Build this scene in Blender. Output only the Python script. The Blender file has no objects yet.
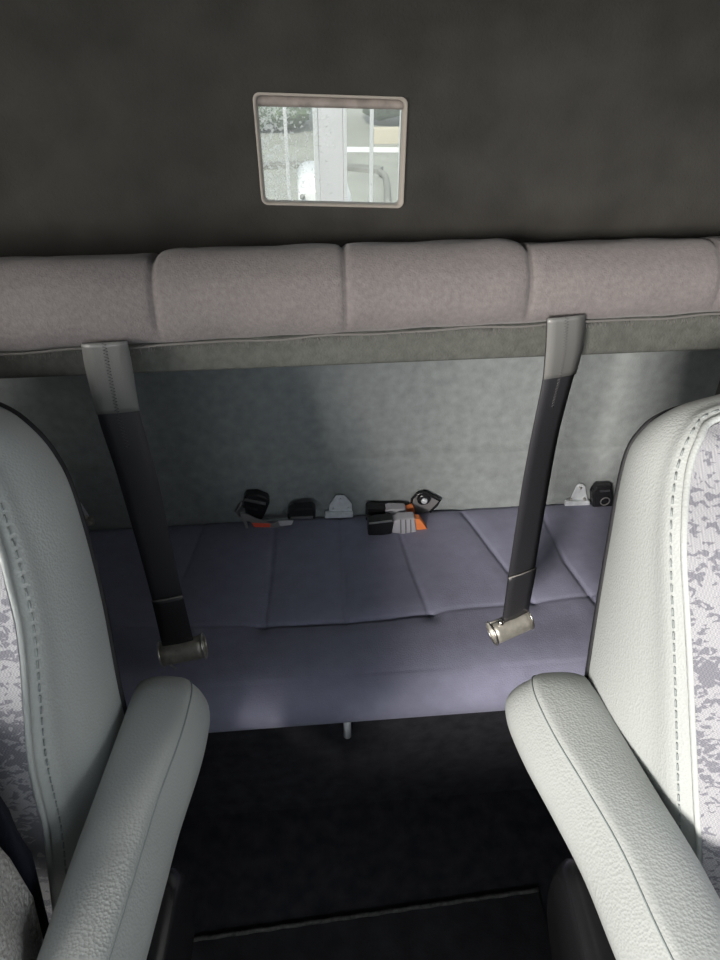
import bpy, bmesh, math, random
import numpy as np
from mathutils import Vector, Matrix
random.seed(7)
rng = np.random.default_rng(7)
scn = bpy.context.scene
C = scn.collection

# ------------------------------------------------------------------ camera
H = 1.55
PITCH = math.radians(36.6)
YAW = math.radians(5.0)
F = 721.0
cam = bpy.data.cameras.new('camera')
cam.sensor_fit = 'VERTICAL'
cam.sensor_height = 24.0
cam.lens = F / 960.0 * 24.0
cam.clip_start = 0.02
camo = bpy.data.objects.new('camera', cam)
camo.location = (0, 0, H)
camo.rotation_euler = (math.pi / 2 - PITCH, 0, -YAW)
C.objects.link(camo)
scn.camera = camo

# ------------------------------------------------------------------ light
scn.view_settings.view_transform = 'Standard'
scn.view_settings.look = 'None'
scn.view_settings.gamma = 1.0
scn.view_settings.use_curve_mapping = False
scn.view_settings.exposure = 0.0
world = bpy.data.worlds.new('daylight')
scn.world = world
world.use_nodes = True
wn = world.node_tree.nodes
wn['Background'].inputs['Color'].default_value = (0.86, 0.93, 1.0, 1)
wn['Background'].inputs['Strength'].default_value = 1.2


def area(name, loc, target, sx, sy, power, col):
    l = bpy.data.lights.new(name, 'AREA')
    l.shape = 'RECTANGLE'
    l.size = sx
    l.size_y = sy
    l.energy = power
    l.color = col
    o = bpy.data.objects.new(name, l)
    o.location = loc
    d = Vector(target) - Vector(loc)
    o.rotation_euler = d.to_track_quat('-Z', 'Y').to_euler()
    C.objects.link(o)
    return o


area('windscreen_daylight', (-0.35, -0.86, 1.28), (0.12, 0.7, 0.35), 0.8, 0.5, 6, (0.92, 0.97, 1.0))
area('left_window_daylight', (-1.0, 0.22, 1.38), (0.6, 0.9, 0.75), 0.4, 0.36, 11, (1.0, 0.95, 0.88))
area('right_window_daylight', (1.02, 0.05, 1.45), (0.2, 0.6, 0.8), 0.7, 0.5, 2.4, (0.95, 0.97, 1.0))
# low soft daylight that comes in through the windscreen from ahead on the left
area('low_daylight', (-2.35, -4.05, 2.50), (0.45, 1.33, 0.86), 0.9, 0.9, 530, (1.0, 0.94, 0.87))
sun = bpy.data.lights.new('sun', 'SUN')
sun.energy = 4.0
sun.angle = math.radians(3)
sun.color = (1.0, 0.95, 0.86)
suno = bpy.data.objects.new('sun', sun)
suno.rotation_euler = Vector((0.25, 0.55, -0.9)).to_track_quat('-Z', 'Y').to_euler()
suno.location = (0, -3, 6)
C.objects.link(suno)

# ------------------------------------------------------------------ pixel -> place helpers
CP, SP = math.cos(PITCH), math.sin(PITCH)
CY, SY = math.cos(YAW), math.sin(YAW)


def s2w(p):          # level frame turned with the camera -> cab frame
    x, y, z = p
    return Vector((x * CY + y * SY, -x * SY + y * CY, z))


def sdir(px, py):
    t = (py - 480) / F
    return Vector(((px - 360) / F, CP - t * SP, -(SP + t * CP)))


def wdir(px, py):
    return s2w(sdir(px, py))


def at_y(px, py, Y):
    d = wdir(px, py)
    k = Y / d.y
    return Vector((d.x * k, Y, H + d.z * k))


def at_z(px, py, Z):
    d = wdir(px, py)
    k = (Z - H) / d.z
    return Vector((d.x * k, d.y * k, Z))


# ------------------------------------------------------------------ materials
def mat(name, col, rough=0.6, metal=0.0, spec=0.5, bump=None, vary=None, sheen=0.0):
    m = bpy.data.materials.new(name)
    m.use_nodes = True
    nt = m.node_tree
    b = nt.nodes['Principled BSDF']
    b.inputs['Base Color'].default_value = (*col, 1)
    b.inputs['Roughness'].default_value = rough
    b.inputs['Metallic'].default_value = metal
    b.inputs['Specular IOR Level'].default_value = spec
    if sheen:
        b.inputs['Sheen Weight'].default_value = sheen
        b.inputs['Sheen Roughness'].default_value = 0.5
    tc = nt.nodes.new('ShaderNodeTexCoord')
    if vary:             # (scale, amount, detail)
        n = nt.nodes.new('ShaderNodeTexNoise')
        n.inputs['Scale'].default_value = vary[0]
        n.inputs['Detail'].default_value = vary[2]
        nt.links.new(tc.outputs['Object'], n.inputs['Vector'])
        r = nt.nodes.new('ShaderNodeMapRange')
        r.inputs['From Min'].default_value = 0.3
        r.inputs['From Max'].default_value = 0.7
        r.inputs['To Min'].default_value = 1 - vary[1]
        r.inputs['To Max'].default_value = 1 + vary[1]
        nt.links.new(n.outputs['Fac'], r.inputs['Value'])
        mx = nt.nodes.new('ShaderNodeMix')
        mx.data_type = 'RGBA'
        mx.blend_type = 'MULTIPLY'
        mx.inputs['Factor'].default_value = 1
        mx.inputs['A'].default_value = (*col, 1)
        nt.links.new(r.outputs['Result'], mx.inputs['B'])
        nt.links.new(mx.outputs['Result'], b.inputs['Base Color'])
    if bump:             # (kind, scale, strength)
        if bump[0] == 'grain':
            n = nt.nodes.new('ShaderNodeTexVoronoi')
            n.inputs['Scale'].default_value = bump[1]
            out = n.outputs['Distance']
        else:
            n = nt.nodes.new('ShaderNodeTexNoise')
            n.inputs['Scale'].default_value = bump[1]
            n.inputs['Detail'].default_value = 4
            out = n.outputs['Fac']
        nt.links.new(tc.outputs['Object'], n.inputs['Vector'])
        bp = nt.nodes.new('ShaderNodeBump')
        bp.inputs['Strength'].default_value = bump[2]
        bp.inputs['Distance'].default_value = 0.002
        nt.links.new(out, bp.inputs['Height'])
        nt.links.new(bp.outputs['Normal'], b.inputs['Normal'])
    return m


M = {}
M['black_felt'] = mat('black_felt', (0.040, 0.0385, 0.035), 0.95, spec=0.1, bump=('n', 350, 0.5), vary=(14, 0.18, 5))
M['grey_felt'] = mat('grey_felt', (0.27, 0.292, 0.295), 0.95, spec=0.1, bump=('n', 300, 0.5), vary=(45, 0.13, 7))
M['board_felt'] = mat('board_felt', (0.088, 0.091, 0.083), 0.95, spec=0.1, bump=('n', 300, 0.6), vary=(90, 0.16, 6))
M['roof_felt'] = mat('roof_felt', (0.10, 0.10, 0.095), 0.95, spec=0.1, bump=('n', 300, 0.4))
M['mauve'] = mat('mauve_cloth', (0.148, 0.133, 0.132), 0.92, spec=0.12, bump=('n', 420, 0.5), vary=(160, 0.12, 6), sheen=0.15)
M['blue_mauve'] = mat('blue_mauve_cloth', (0.285, 0.288, 0.392), 0.92, spec=0.12, bump=('n', 420, 0.4), vary=(35, 0.07, 6), sheen=0.12)
M['fringe'] = mat('fringe', (0.12, 0.115, 0.11), 0.95, spec=0.05)
M['vinyl'] = mat('grey_vinyl', (0.418, 0.440, 0.432), 0.45, spec=0.4, bump=('grain', 330, 0.22))
M['thread'] = mat('grey_thread', (0.26, 0.29, 0.29), 0.8)
M['black_plastic'] = mat('black_plastic', (0.016, 0.016, 0.018), 0.26, spec=0.5)
M['black_shell'] = mat('black_shell', (0.018, 0.018, 0.020), 0.6, spec=0.3)
M['web'] = mat('black_webbing', (0.026, 0.026, 0.030), 0.42, spec=0.55, bump=('n', 500, 0.2))
M['web_grey'] = mat('grey_sheen_webbing', (0.13, 0.13, 0.125), 0.36, spec=0.5, bump=('n', 500, 0.2))  # lighter grey base colour stands in for the sheen on the upper webbing
M['web_thread'] = mat('dark_thread', (0.07, 0.07, 0.07), 0.7)
M['web_hem'] = mat('webbing_hem', (0.22, 0.21, 0.20), 0.7)
M['grey_web'] = mat('grey_webbing', (0.20, 0.195, 0.20), 0.6, bump=('n', 500, 0.2))
M['sleeve'] = mat('clear_grey_sleeve', (0.52, 0.51, 0.55), 0.25, spec=0.6)
M['orange'] = mat('orange_label', (0.95, 0.27, 0.08), 0.6)
M['red'] = mat('red_label', (0.80, 0.11, 0.06), 0.5)
M['zinc'] = mat('zinc_plate', (0.74, 0.78, 0.82), 0.42, metal=0.15, vary=(60, 0.1, 3))
M['steel'] = mat('bright_steel', (0.72, 0.70, 0.66), 0.28, metal=1.0)
M['dull_steel'] = mat('dull_steel', (0.44, 0.425, 0.38), 0.45, metal=0.6, vary=(90, 0.2, 4))
M['carpet'] = mat('black_carpet', (0.034, 0.034, 0.040), 0.95, spec=0.1, bump=('n', 380, 0.8), vary=(30, 0.3, 6))
M['mat_rubber'] = mat('black_mat', (0.032, 0.032, 0.035), 0.7, spec=0.25, bump=('n', 260, 0.5), vary=(25, 0.3, 5))
M['worn_edge'] = mat('worn_edge', (0.075, 0.073, 0.07), 0.8, vary=(120, 0.5, 5))
M['navy'] = mat('navy_cloth', (0.012, 0.014, 0.024), 0.85, spec=0.2, bump=('n', 200, 0.4))
M['white_paint'] = mat('white_paint', (0.86, 0.86, 0.88), 0.4)
M['grey_paint'] = mat('pale_grey_paint', (0.84, 0.82, 0.86), 0.5, vary=(6, 0.05, 3))
M['concrete'] = mat('pale_concrete', (0.31, 0.315, 0.285), 0.9, vary=(2.5, 0.12, 5))
M['dark_stone'] = mat('dark_kerb', (0.22, 0.22, 0.20), 0.9, vary=(3, 0.3, 5))
M['leaf'] = mat('hedge_leaf', (0.10, 0.14, 0.07), 0.8, vary=(4, 0.4, 5))
M['sand_wall'] = mat('sand_wall', (0.60, 0.54, 0.43), 0.9)
M['seal'] = mat('greyed_seal', (0.23, 0.20, 0.18), 0.8, vary=(60, 0.3, 4))
M['trim_cream'] = mat('cream_trim', (0.30, 0.27, 0.235), 0.7)


def glass_mat():
    m = bpy.data.materials.new('dirty_glass')
    m.use_nodes = True
    nt = m.node_tree
    nt.nodes.clear()
    out = nt.nodes.new('ShaderNodeOutputMaterial')
    tr = nt.nodes.new('ShaderNodeBsdfTransparent')
    tr.inputs['Color'].default_value = (0.93, 0.95, 0.93, 1)
    gl = nt.nodes.new('ShaderNodeBsdfGlossy')
    gl.inputs['Roughness'].default_value = 0.08
    m1 = nt.nodes.new('ShaderNodeMixShader')
    m1.inputs[0].default_value = 0.05
    nt.links.new(tr.outputs[0], m1.inputs[1])
    nt.links.new(gl.outputs[0], m1.inputs[2])
    df = nt.nodes.new('ShaderNodeBsdfTranslucent')
    df.inputs['Color'].default_value = (0.95, 0.95, 0.92, 1)
    tc = nt.nodes.new('ShaderNodeTexCoord')
    v = nt.nodes.new('ShaderNodeTexNoise')
    v.inputs['Scale'].default_value = 230
    v.inputs['Detail'].default_value = 2
    nt.links.new(tc.outputs['Object'], v.inputs['Vector'])
    n = nt.nodes.new('ShaderNodeTexNoise')
    n.inputs['Scale'].default_value = 9
    nt.links.new(tc.outputs['Object'], n.inputs['Vector'])
    v.inputs['Scale'].default_value = 170
    sx = nt.nodes.new('ShaderNodeSeparateXYZ')
    nt.links.new(tc.outputs['Object'], sx.inputs[0])
    gx = nt.nodes.new('ShaderNodeMapRange')           # splashes dried on near the left edge and the top
    gx.inputs['From Min'].default_value = 0.0
    gx.inputs['From Max'].default_value = 0.13
    gx.inputs['To Min'].default_value = 0.17
    gx.inputs['To Max'].default_value = -0.06
    nt.links.new(sx.outputs['X'], gx.inputs['Value'])
    ad = nt.nodes.new('ShaderNodeMath')
    ad.operation = 'ADD'
    nt.links.new(gx.outputs['Result'], ad.inputs[0])
    nt.links.new(v.outputs['Fac'], ad.inputs[1])
    r = nt.nodes.new('ShaderNodeMapRange')
    r.inputs['From Min'].default_value = 0.66
    r.inputs['From Max'].default_value = 0.72
    r.inputs['To Min'].default_value = 0.14
    r.inputs['To Max'].default_value = 0.6
    nt.links.new(ad.outputs[0], r.inputs['Value'])
    m2 = nt.nodes.new('ShaderNodeMixShader')
    nt.links.new(r.outputs['Result'], m2.inputs[0])
    nt.links.new(m1.outputs[0], m2.inputs[1])
    nt.links.new(df.outputs[0], m2.inputs[2])
    nt.links.new(m2.outputs[0], out.inputs['Surface'])
    return m


M['glass'] = glass_mat()


def jacquard():
    m = mat('patterned_cloth', (0.5, 0.5, 0.55), 0.9, spec=0.15, bump=('n', 600, 0.25))
    nt = m.node_tree
    b = nt.nodes['Principled BSDF']
    tc = nt.nodes.new('ShaderNodeTexCoord')
    mp = nt.nodes.new('ShaderNodeMapping')
    mp.inputs['Scale'].default_value = (1, 1.0, 1.7)
    nt.links.new(tc.outputs['Object'], mp.inputs['Vector'])
    n = nt.nodes.new('ShaderNodeTexNoise')
    n.inputs['Scale'].default_value = 105
    n.inputs['Detail'].default_value = 1.5
    n.inputs['Distortion'].default_value = 0.8
    nt.links.new(mp.outputs[0], n.inputs['Vector'])
    big = nt.nodes.new('ShaderNodeTexNoise')
    big.inputs['Scale'].default_value = 11
    nt.links.new(mp.outputs[0], big.inputs['Vector'])
    ad = nt.nodes.new('ShaderNodeMath')
    ad.operation = 'MULTIPLY_ADD'
    ad.inputs[1].default_value = 0.7
    nt.links.new(big.outputs['Fac'], ad.inputs[0])
    nt.links.new(n.outputs['Fac'], ad.inputs[2])
    r = nt.nodes.new('ShaderNodeValToRGB')
    r.color_ramp.interpolation = 'LINEAR'
    e = r.color_ramp.elements
    e[0].position = 0.85
    e[0].color = (0.34, 0.34, 0.355, 1)
    e[1].position = 0.895
    e[1].color = (0.185, 0.185, 0.21, 1)
    nt.links.new(ad.outputs[0], r.inputs[0])
    # fine weave
    w = nt.nodes.new('ShaderNodeTexChecker')
    w.inputs['Scale'].default_value = 620
    w.inputs['Color1'].default_value = (1.12, 1.12, 1.12, 1)
    w.inputs['Color2'].default_value = (0.84, 0.84, 0.86, 1)
    nt.links.new(tc.outputs['Object'], w.inputs['Vector'])
    mx = nt.nodes.new('ShaderNodeMix')
    mx.data_type = 'RGBA'
    mx.blend_type = 'MULTIPLY'
    mx.inputs['Factor'].default_value = 1
    nt.links.new(r.outputs[0], mx.inputs['A'])
    nt.links.new(w.outputs[0], mx.inputs['B'])
    nt.links.new(mx.outputs['Result'], b.inputs['Base Color'])
    return m


M['pattern'] = jacquard()


def knit():
    m = mat('grey_knit', (0.30, 0.29, 0.27), 0.95, spec=0.1, sheen=0.2)
    nt = m.node_tree
    b = nt.nodes['Principled BSDF']
    tc = nt.nodes.new('ShaderNodeTexCoord')
    w = nt.nodes.new('ShaderNodeTexVoronoi')
    w.inputs['Scale'].default_value = 240
    nt.links.new(tc.outputs['Object'], w.inputs['Vector'])
    bp = nt.nodes.new('ShaderNodeBump')
    bp.inputs['Strength'].default_value = 1.2
    bp.inputs['Distance'].default_value = 0.004
    nt.links.new(w.outputs['Distance'], bp.inputs['Height'])
    nt.links.new(bp.outputs['Normal'], b.inputs['Normal'])
    r = nt.nodes.new('ShaderNodeValToRGB')
    r.color_ramp.elements[0].color = (0.66, 0.65, 0.62, 1)
    r.color_ramp.elements[1].color = (0.42, 0.41, 0.39, 1)
    r.color_ramp.elements[1].position = 1.0
    nt.links.new(w.outputs['Distance'], r.inputs[0])
    nt.links.new(r.outputs[0], b.inputs['Base Color'])
    return m


M['knit'] = knit()


# ------------------------------------------------------------------ object helpers
def link(name, bm, m, parent=None, smooth=True, origin=None, bevel=0, sub=0):
    bmesh.ops.recalc_face_normals(bm, faces=bm.faces)
    if origin is not None:
        bmesh.ops.translate(bm, verts=bm.verts, vec=-Vector(origin))
    me = bpy.data.meshes.new(name)
    bm.to_mesh(me)
    bm.free()
    for p in me.polygons:
        p.use_smooth = smooth
    me.materials.append(m)
    o = bpy.data.objects.new(name, me)
    C.objects.link(o)
    if origin is not None:
        o.location = origin
    if bevel:
        b = o.modifiers.new('bevel', 'BEVEL')
        b.width = bevel
        b.segments = 3
        b.limit_method = 'ANGLE'
        b.angle_limit = math.radians(35)
    if sub:
        s = o.modifiers.new('subdivision', 'SUBSURF')
        s.levels = sub
        s.render_levels = sub
    if parent is not None:
        o.parent = parent
        o.matrix_parent_inverse = parent.matrix_basis.inverted()
    return o


def tag(o, label, cat, group=None):
    o['label'] = label
    o['category'] = cat
    if group:
        o['group'] = group
    return o


def thing(name, loc, label, cat, group=None):
    o = bpy.data.objects.new(name, None)
    o.empty_display_size = 0.05
    o.location = loc
    C.objects.link(o)
    return tag(o, label, cat, group)


def struct(o):
    o['kind'] = 'structure'
    return o


def box(bm, lo, hi):
    lo, hi = Vector(lo), Vector(hi)
    vs = [bm.verts.new((x, y, z)) for z in (lo.z, hi.z) for y in (lo.y, hi.y) for x in (lo.x, hi.x)]
    for f in ((0, 1, 3, 2), (4, 6, 7, 5), (0, 4, 5, 1), (2, 3, 7, 6), (0, 2, 6, 4), (1, 5, 7, 3)):
        bm.faces.new([vs[i] for i in f])
    return vs


def obox(bm, c, ax, ay, az):     # centre and three half axes
    c = Vector(c)
    vs = [bm.verts.new(c + ax * i + ay * j + az * k) for k in (-1, 1) for j in (-1, 1) for i in (-1, 1)]
    for f in ((0, 1, 3, 2), (4, 6, 7, 5), (0, 4, 5, 1), (2, 3, 7, 6), (0, 2, 6, 4), (1, 5, 7, 3)):
        bm.faces.new([vs[i] for i in f])


def loft(bm, rows, closed=False, caps=False):
    g = [[bm.verts.new(p) for p in r] for r in rows]
    n = len(g[0])
    for a, b in zip(g, g[1:]):
        for i in range(n if closed else n - 1):
            j = (i + 1) % n
            try:
                bm.faces.new((a[i], a[j], b[j], b[i]))
            except ValueError:
                pass
    if caps:
        bm.faces.new(g[0])
        bm.faces.new(list(reversed(g[-1])))
    return g


def catmull(pts, n):
    pts = [Vector(p) for p in pts]
    P = [pts[0] * 2 - pts[1]] + pts + [pts[-1] * 2 - pts[-2]]
    out = []
    for i in range(1, len(P) - 2):
        for k in range(n):
            t = k / n
            a, b, c, d = P[i - 1], P[i], P[i + 1], P[i + 2]
            out.append(0.5 * ((2 * b) + (c - a) * t + (2 * a - 5 * b + 4 * c - d) * t * t
                              + (3 * b - a - 3 * c + d) * t ** 3))
    out.append(pts[-1])
    return out


def resample(pts, n):
    L = [0]
    for a, b in zip(pts, pts[1:]):
        L.append(L[-1] + (b - a).length)
    out, j = [], 0
    for k in range(n):
        s = L[-1] * k / (n - 1)
        while j < len(L) - 2 and L[j + 1] < s:
            j += 1
        t = (s - L[j]) / max(1e-9, L[j + 1] - L[j])
        out.append(pts[j].lerp(pts[j + 1], min(1, max(0, t))))
    return out


def tube(bm, pts, r, seg=8, cap=True):
    pts = [Vector(p) for p in pts]
    rows = []
    up = Vector((0.13, 0.31, 0.94))
    for i, p in enumerate(pts):
        d = (pts[min(i + 1, len(pts) - 1)] - pts[max(i - 1, 0)]).normalized()
        a = d.cross(up)
        if a.length < 1e-3:
            a = d.cross(Vector((1, 0, 0)))
        a.normalize()
        b = d.cross(a)
        rr = r[i] if isinstance(r, (list, tuple)) else r
        rows.append([p + (a * math.cos(q) + b * math.sin(q)) * rr for q in
                     [2 * math.pi * k / seg for k in range(seg)]])
    loft(bm, rows, closed=True, caps=cap)


def cyl(bm, p0, p1, r, seg=20):
    tube(bm, [Vector(p0), Vector(p1)], r, seg)


def extrude_outline(bm, pts, n, th):       # pts in a plane, thickness along n (towards +n)
    a = [bm.verts.new(p) for p in pts]
    b = [bm.verts.new(Vector(p) + n * th) for p in pts]
    bm.faces.new(a)
    bm.faces.new(list(reversed(b)))
    k = len(pts)
    for i in range(k):
        j = (i + 1) % k
        bm.faces.new((a[i], b[i], b[j], a[j]))


def round_rect(x0, x1, z0, z1, r, n=6):
    out = []
    for cx, cz, a0 in ((x1 - r, z1 - r, 0), (x0 + r, z1 - r, 90), (x0 + r, z0 + r, 180), (x1 - r, z0 + r, 270)):
        for k in range(n + 1):
            a = math.radians(a0 + 90 * k / n)
            out.append((cx + r * math.cos(a), cz + r * math.sin(a)))
    return out


# ------------------------------------------------------------------ the cab shell
XW, YW, ZC, YF = 0.93, 1.36, 1.88, -0.80
YU = 1.05                                           # upper rear wall, above the bunk
BZ = 0.46                                           # bench top

bm = bmesh.new(); box(bm, (-XW, YF, -0.05), (XW, YW + 0.1, 0.0))
struct(link('floor', bm, M['carpet'], smooth=False))
bm = bmesh.new(); box(bm, (-XW, YF, ZC), (XW, YW + 0.1, ZC + 0.05))
struct(link('ceiling', bm, M['roof_felt'], smooth=False))


def wall_with_hole(name, axis, pos, th, a0, a1, z0, z1, ha0, ha1, hz0, hz1, m, r=0.04, warp=None):
    # wall in plane axis=pos with a rounded opening
    bm = bmesh.new()
    hole = round_rect(ha0, ha1, hz0, hz1, r)
    if warp:
        hole = [warp(*p) for p in hole]
    def P(a, z, d):
        return (pos + d, a, z) if axis == 'x' else (a, pos + d, z)
    for d in (0, th):
        hv = [bm.verts.new(P(a, z, d)) for a, z in hole]
        ov = [bm.verts.new(P(a, z, d)) for a, z in ((a1, z1), (a0, z1), (a0, z0), (a1, z0))]
        n = len(hole) // 4
        for q in range(4):
            seg = hv[q * n:(q + 1) * n]
            for i in range(len(seg) - 1):
                bm.faces.new((ov[q], seg[i], seg[i + 1]))
            nx = hv[((q + 1) * n) % len(hv)]
            bm.faces.new((ov[q], seg[-1], nx, ov[(q + 1) % 4]))
        if d == 0:
            h0 = hv; o0 = ov
        else:
            for i in range(len(hv)):
                j = (i + 1) % len(hv)
                bm.faces.new((h0[i], h0[j], hv[j], hv[i]))
            for i in range(4):
                j = (i + 1) % 4
                bm.faces.new((o0[i], o0[j], ov[j], ov[i]))
    return struct(link(name, bm, m, smooth=False))


# rear window opening
wc = [at_y(253, 92.5, YU), at_y(407, 97.5, YU), at_y(402.5, 207, YU), at_y(262.5, 203.5, YU)]
wx0, wx1 = (wc[0].x + wc[3].x) / 2, (wc[1].x + wc[2].x) / 2
wz1, wz0 = (wc[0].z + wc[1].z) / 2, (wc[2].z + wc[3].z) / 2
print('WINDOW', [tuple(round(c, 3) for c in p) for p in wc])
def warp(x, z):
    u, v = (x - wx0) / (wx1 - wx0), (z - wz0) / (wz1 - wz0)
    p = (wc[3] * (1 - u) + wc[2] * u) * (1 - v) + (wc[0] * (1 - u) + wc[1] * u) * v
    return p.x, p.z


rear = wall_with_hole('wall_rear', 'y', YU, 0.018, -XW, XW, 1.11, ZC, wx0, wx1, wz0, wz1, M['black_felt'], 0.008, warp)

for s, nm in ((-1, 'wall_left'), (1, 'wall_right')):
    wall_with_hole(nm, 'x', s * XW, s * 0.05, YF, YW + 0.1, 0.0, ZC, -0.02, 0.46, 1.12, 1.74, M['roof_felt'], 0.06)  # unseen side walls, openings narrowed to keep low light off the left rear
wall_with_hole('wall_front', 'y', YF, -0.05, -XW, XW, 0.0, ZC, -0.80, 0.80, 1.05, 1.80, M['roof_felt'], 0.08)

# window lining, seal, pane
win = bpy.data.objects.new('window_1', None)
win.location = ((wx0 + wx1) / 2, YU, wz0)
C.objects.link(win)
struct(win)
bm = bmesh.new()
fr = lambda g, r, y: [(a, y, z) for a, z in [warp(*p) for p in round_rect(wx0 + g, wx1 - g, wz0 + min(g, 0.0012), wz1 - g, r)]]
loft(bm, [fr(-0.0010, 0.009, YU - 0.003), fr(0.0015, 0.008, YU - 0.0045), fr(0.0045, 0.006, YU + 0.008), fr(0.0045, 0.006, YU + 0.0165), fr(-0.0010, 0.009, YU + 0.0165)], closed=True)
link('window_frame', bm, M['trim_cream'], win)
bm = bmesh.new()
def wp(x, y, z):
    a, b = warp(x, z)
    return (a, y, b)
e0, e1 = wx0 + 0.004, wx1 - 0.004
loft(bm, [[wp(e0, YU + 0.009, wz1 - 0.0175), wp(e1, YU + 0.009, wz1 - 0.016)], [wp(e0, YU + 0.003, wz1 - 0.0145), wp(e1, YU + 0.003, wz1 - 0.0135)],
          [wp(e0, YU + 0.002, wz1 - 0.010), wp(e1, YU + 0.002, wz1 - 0.010)], [wp(e0, YU + 0.006, wz1 - 0.0045), wp(e1, YU + 0.006, wz1 - 0.0045)],
          [wp(e0, YU + 0.0115, wz1 - 0.0045), wp(e1, YU + 0.0115, wz1 - 0.0045)], [wp(e0, YU + 0.0115, wz1 - 0.0175), wp(e1, YU + 0.0115, wz1 - 0.016)],
          [wp(e0, YU + 0.009, wz1 - 0.0175), wp(e1, YU + 0.009, wz1 - 0.016)]])
link('top_seal', bm, M['seal'], win)
bm = bmesh.new()
pq = [wp(a, YU + 0.012, z) for a, z in ((wx0 + .0045, wz0 + .0012), (wx1 - .0045, wz0 + .0012), (wx1 - .0045, wz1 - .0045), (wx0 + .0045, wz1 - .0045))]
extrude_outline(bm, pq, Vector((0, 1, 0)), 0.004)
link('pane', bm, M['glass'], win, smooth=False, origin=wp(wx0, YU + 0.012, wz1))

# lower rear wall: felt panel with a pressed step
bm = bmesh.new()
prof = [(YU + 0.016, 1.14), (YU + 0.020, 1.112), (YW - 0.002, 1.045), (YW - 0.004, 0.80), (YW - 0.006, 0.640), (YW - 0.009, 0.622), (YW - 0.0225, 0.617), (YW - 0.026, 0.610),
        (YW - 0.028, 0.58), (YW - 0.030, 0.46), (YW - 0.03, 0.0), (YW + 0.05, 0.0)]
xs = np.linspace(-XW, XW, 60)
rows = []
for x in xs:
    w = 0.004 * math.sin(x * 9.0) + 0.003 * math.sin(x * 23 + 1)
    rows.append([(x, y + (w if 0.3 < z < 1.0 else 0), z) for y, z in prof])
loft(bm, rows)
struct(link('trim_1', bm, M['grey_felt']))


# ------------------------------------------------------------------ bench seat
def seg_dist(X, Y, pts):
    d = np.full(X.shape, 9.0)
    for (ax, ay), (bx, by) in zip(pts, pts[1:]):
        vx, vy = bx - ax, by - ay
        L = vx * vx + vy * vy + 1e-12
        t = np.clip(((X - ax) * vx + (Y - ay) * vy) / L, 0, 1)
        d = np.minimum(d, np.hypot(X - ax - t * vx, Y - ay - t * vy))
    return d


BX0, BX1 = -0.88, 0.88
bench = thing('bench_seat', (0, 1.08, 0.0), 'full width rear bench seat in blue mauve cloth with stitched panels', 'seat')
prof = catmull([(0, 1.335, 0.40), (0, 1.332, 0.440), (0, 1.315, 0.461), (0, 1.24, 0.464), (0, 1.10, 0.461), (0, 0.98, 0.460), (0, 0.90, 0.463),
                (0, 0.855, 0.456), (0, 0.825, 0.436), (0, 0.812, 0.41), (0, 0.812, 0.385), (0, 0.822, 0.372), (0, 0.86, 0.368)], 14)
prof = resample(prof, 170)
nx = 430
xs = np.linspace(BX0, BX1, nx)
PY = np.array([p.y for p in prof]); PZ = np.array([p.z for p in prof])
X, Yg = np.meshgrid(xs, PY, indexing='ij')
Zg = np.repeat(PZ[None, :], nx, 0).copy()
def bpts(l):
    return [(at_z(a, b, 0.461).x, at_z(a, b, 0.461).y) for a, b in l]
grooves = [([(275, 517), (272, 560), (264, 623)], 1.0),
           ([(341, 515), (343, 560), (346, 620)], 1.0),
           ([(396, 520), (413, 570), (430, 613)], 1.0),
           ([(258, 622), (300, 622), (346, 620), (390, 617), (432, 611)], 1.6),
           ([(462, 512), (490, 548), (534, 600)], 1.0),
           ([(540, 510), (565, 560), (600, 606)], 1.0),
           ([(432, 611), (470, 606), (534, 600), (620, 590)], 0.5),
           ([(205, 520), (190, 560), (160, 625)], 0.6),
           ([(130, 626), (200, 624), (258, 622)], 0.5)]
top = (PZ[None, :] > 0.44) & (Yg > 0.86)
for g, s in grooves:
    d = seg_dist(X, Yg, bpts(g))
    Zg -= np.where(top, s * (0.0042 * np.exp(-(d / 0.0045) ** 2) + 0.0035 * np.exp(-(d / 0.022) ** 2)), 0)
Zg += np.where(top, 0.003 * np.sin(X * 11) * np.sin(Yg * 14), 0)
bm = bmesh.new()
rows = [[(X[i, j], Yg[i, j], Zg[i, j]) for j in range(Yg.shape[1])] for i in range(nx)]
g = loft(bm, rows)
bm.faces.new(g[0]); bm.faces.new(list(reversed(g[-1])))
link('seat_cushion', bm, M['blue_mauve'], bench)
bm = bmesh.new()
box(bm, (BX0, 0.865, 0.0), (BX1, 1.328, 0.42))
link('base_panel', bm, M['carpet'], bench, smooth=False)
# latch under the front lip
lp = at_y(347, 727, 0.84)
bm = bmesh.new()
cyl(bm, (lp.x, 0.834, 0.380), (lp.x, 0.830, 0.312), 0.0075)
lt = link('latch_pin', bm, M['zinc'], bench)
bm = bmesh.new()
box(bm, (lp.x - 0.022, 0.842, 0.345), (lp.x - 0.010, 0.866, 0.385))
link('latch_bracket', bm, M['black_plastic'], bench, bevel=0.002, smooth=False)

# ------------------------------------------------------------------ bunk: padded bolster on a felt covered board
bunk = thing('bunk', (0, 1.2, 1.09), 'long mauve padded bunk folded out from the rear wall above the bench', 'bunk')
bprof = resample(catmull([(0, 0.878, 1.150), (0, 0.866, 1.160), (0, 0.860, 1.180), (0, 0.865, 1.206), (0, 0.880, 1.225), (0, 0.902, 1.2365),
                          (0, 0.935, 1.2315), (0, 0.97, 1.220), (0, 1.01, 1.203), (0, 1.045, 1.188)], 12), 90)
PYb = np.array([p.y for p in bprof]); PZb = np.array([p.z for p in bprof])
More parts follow.
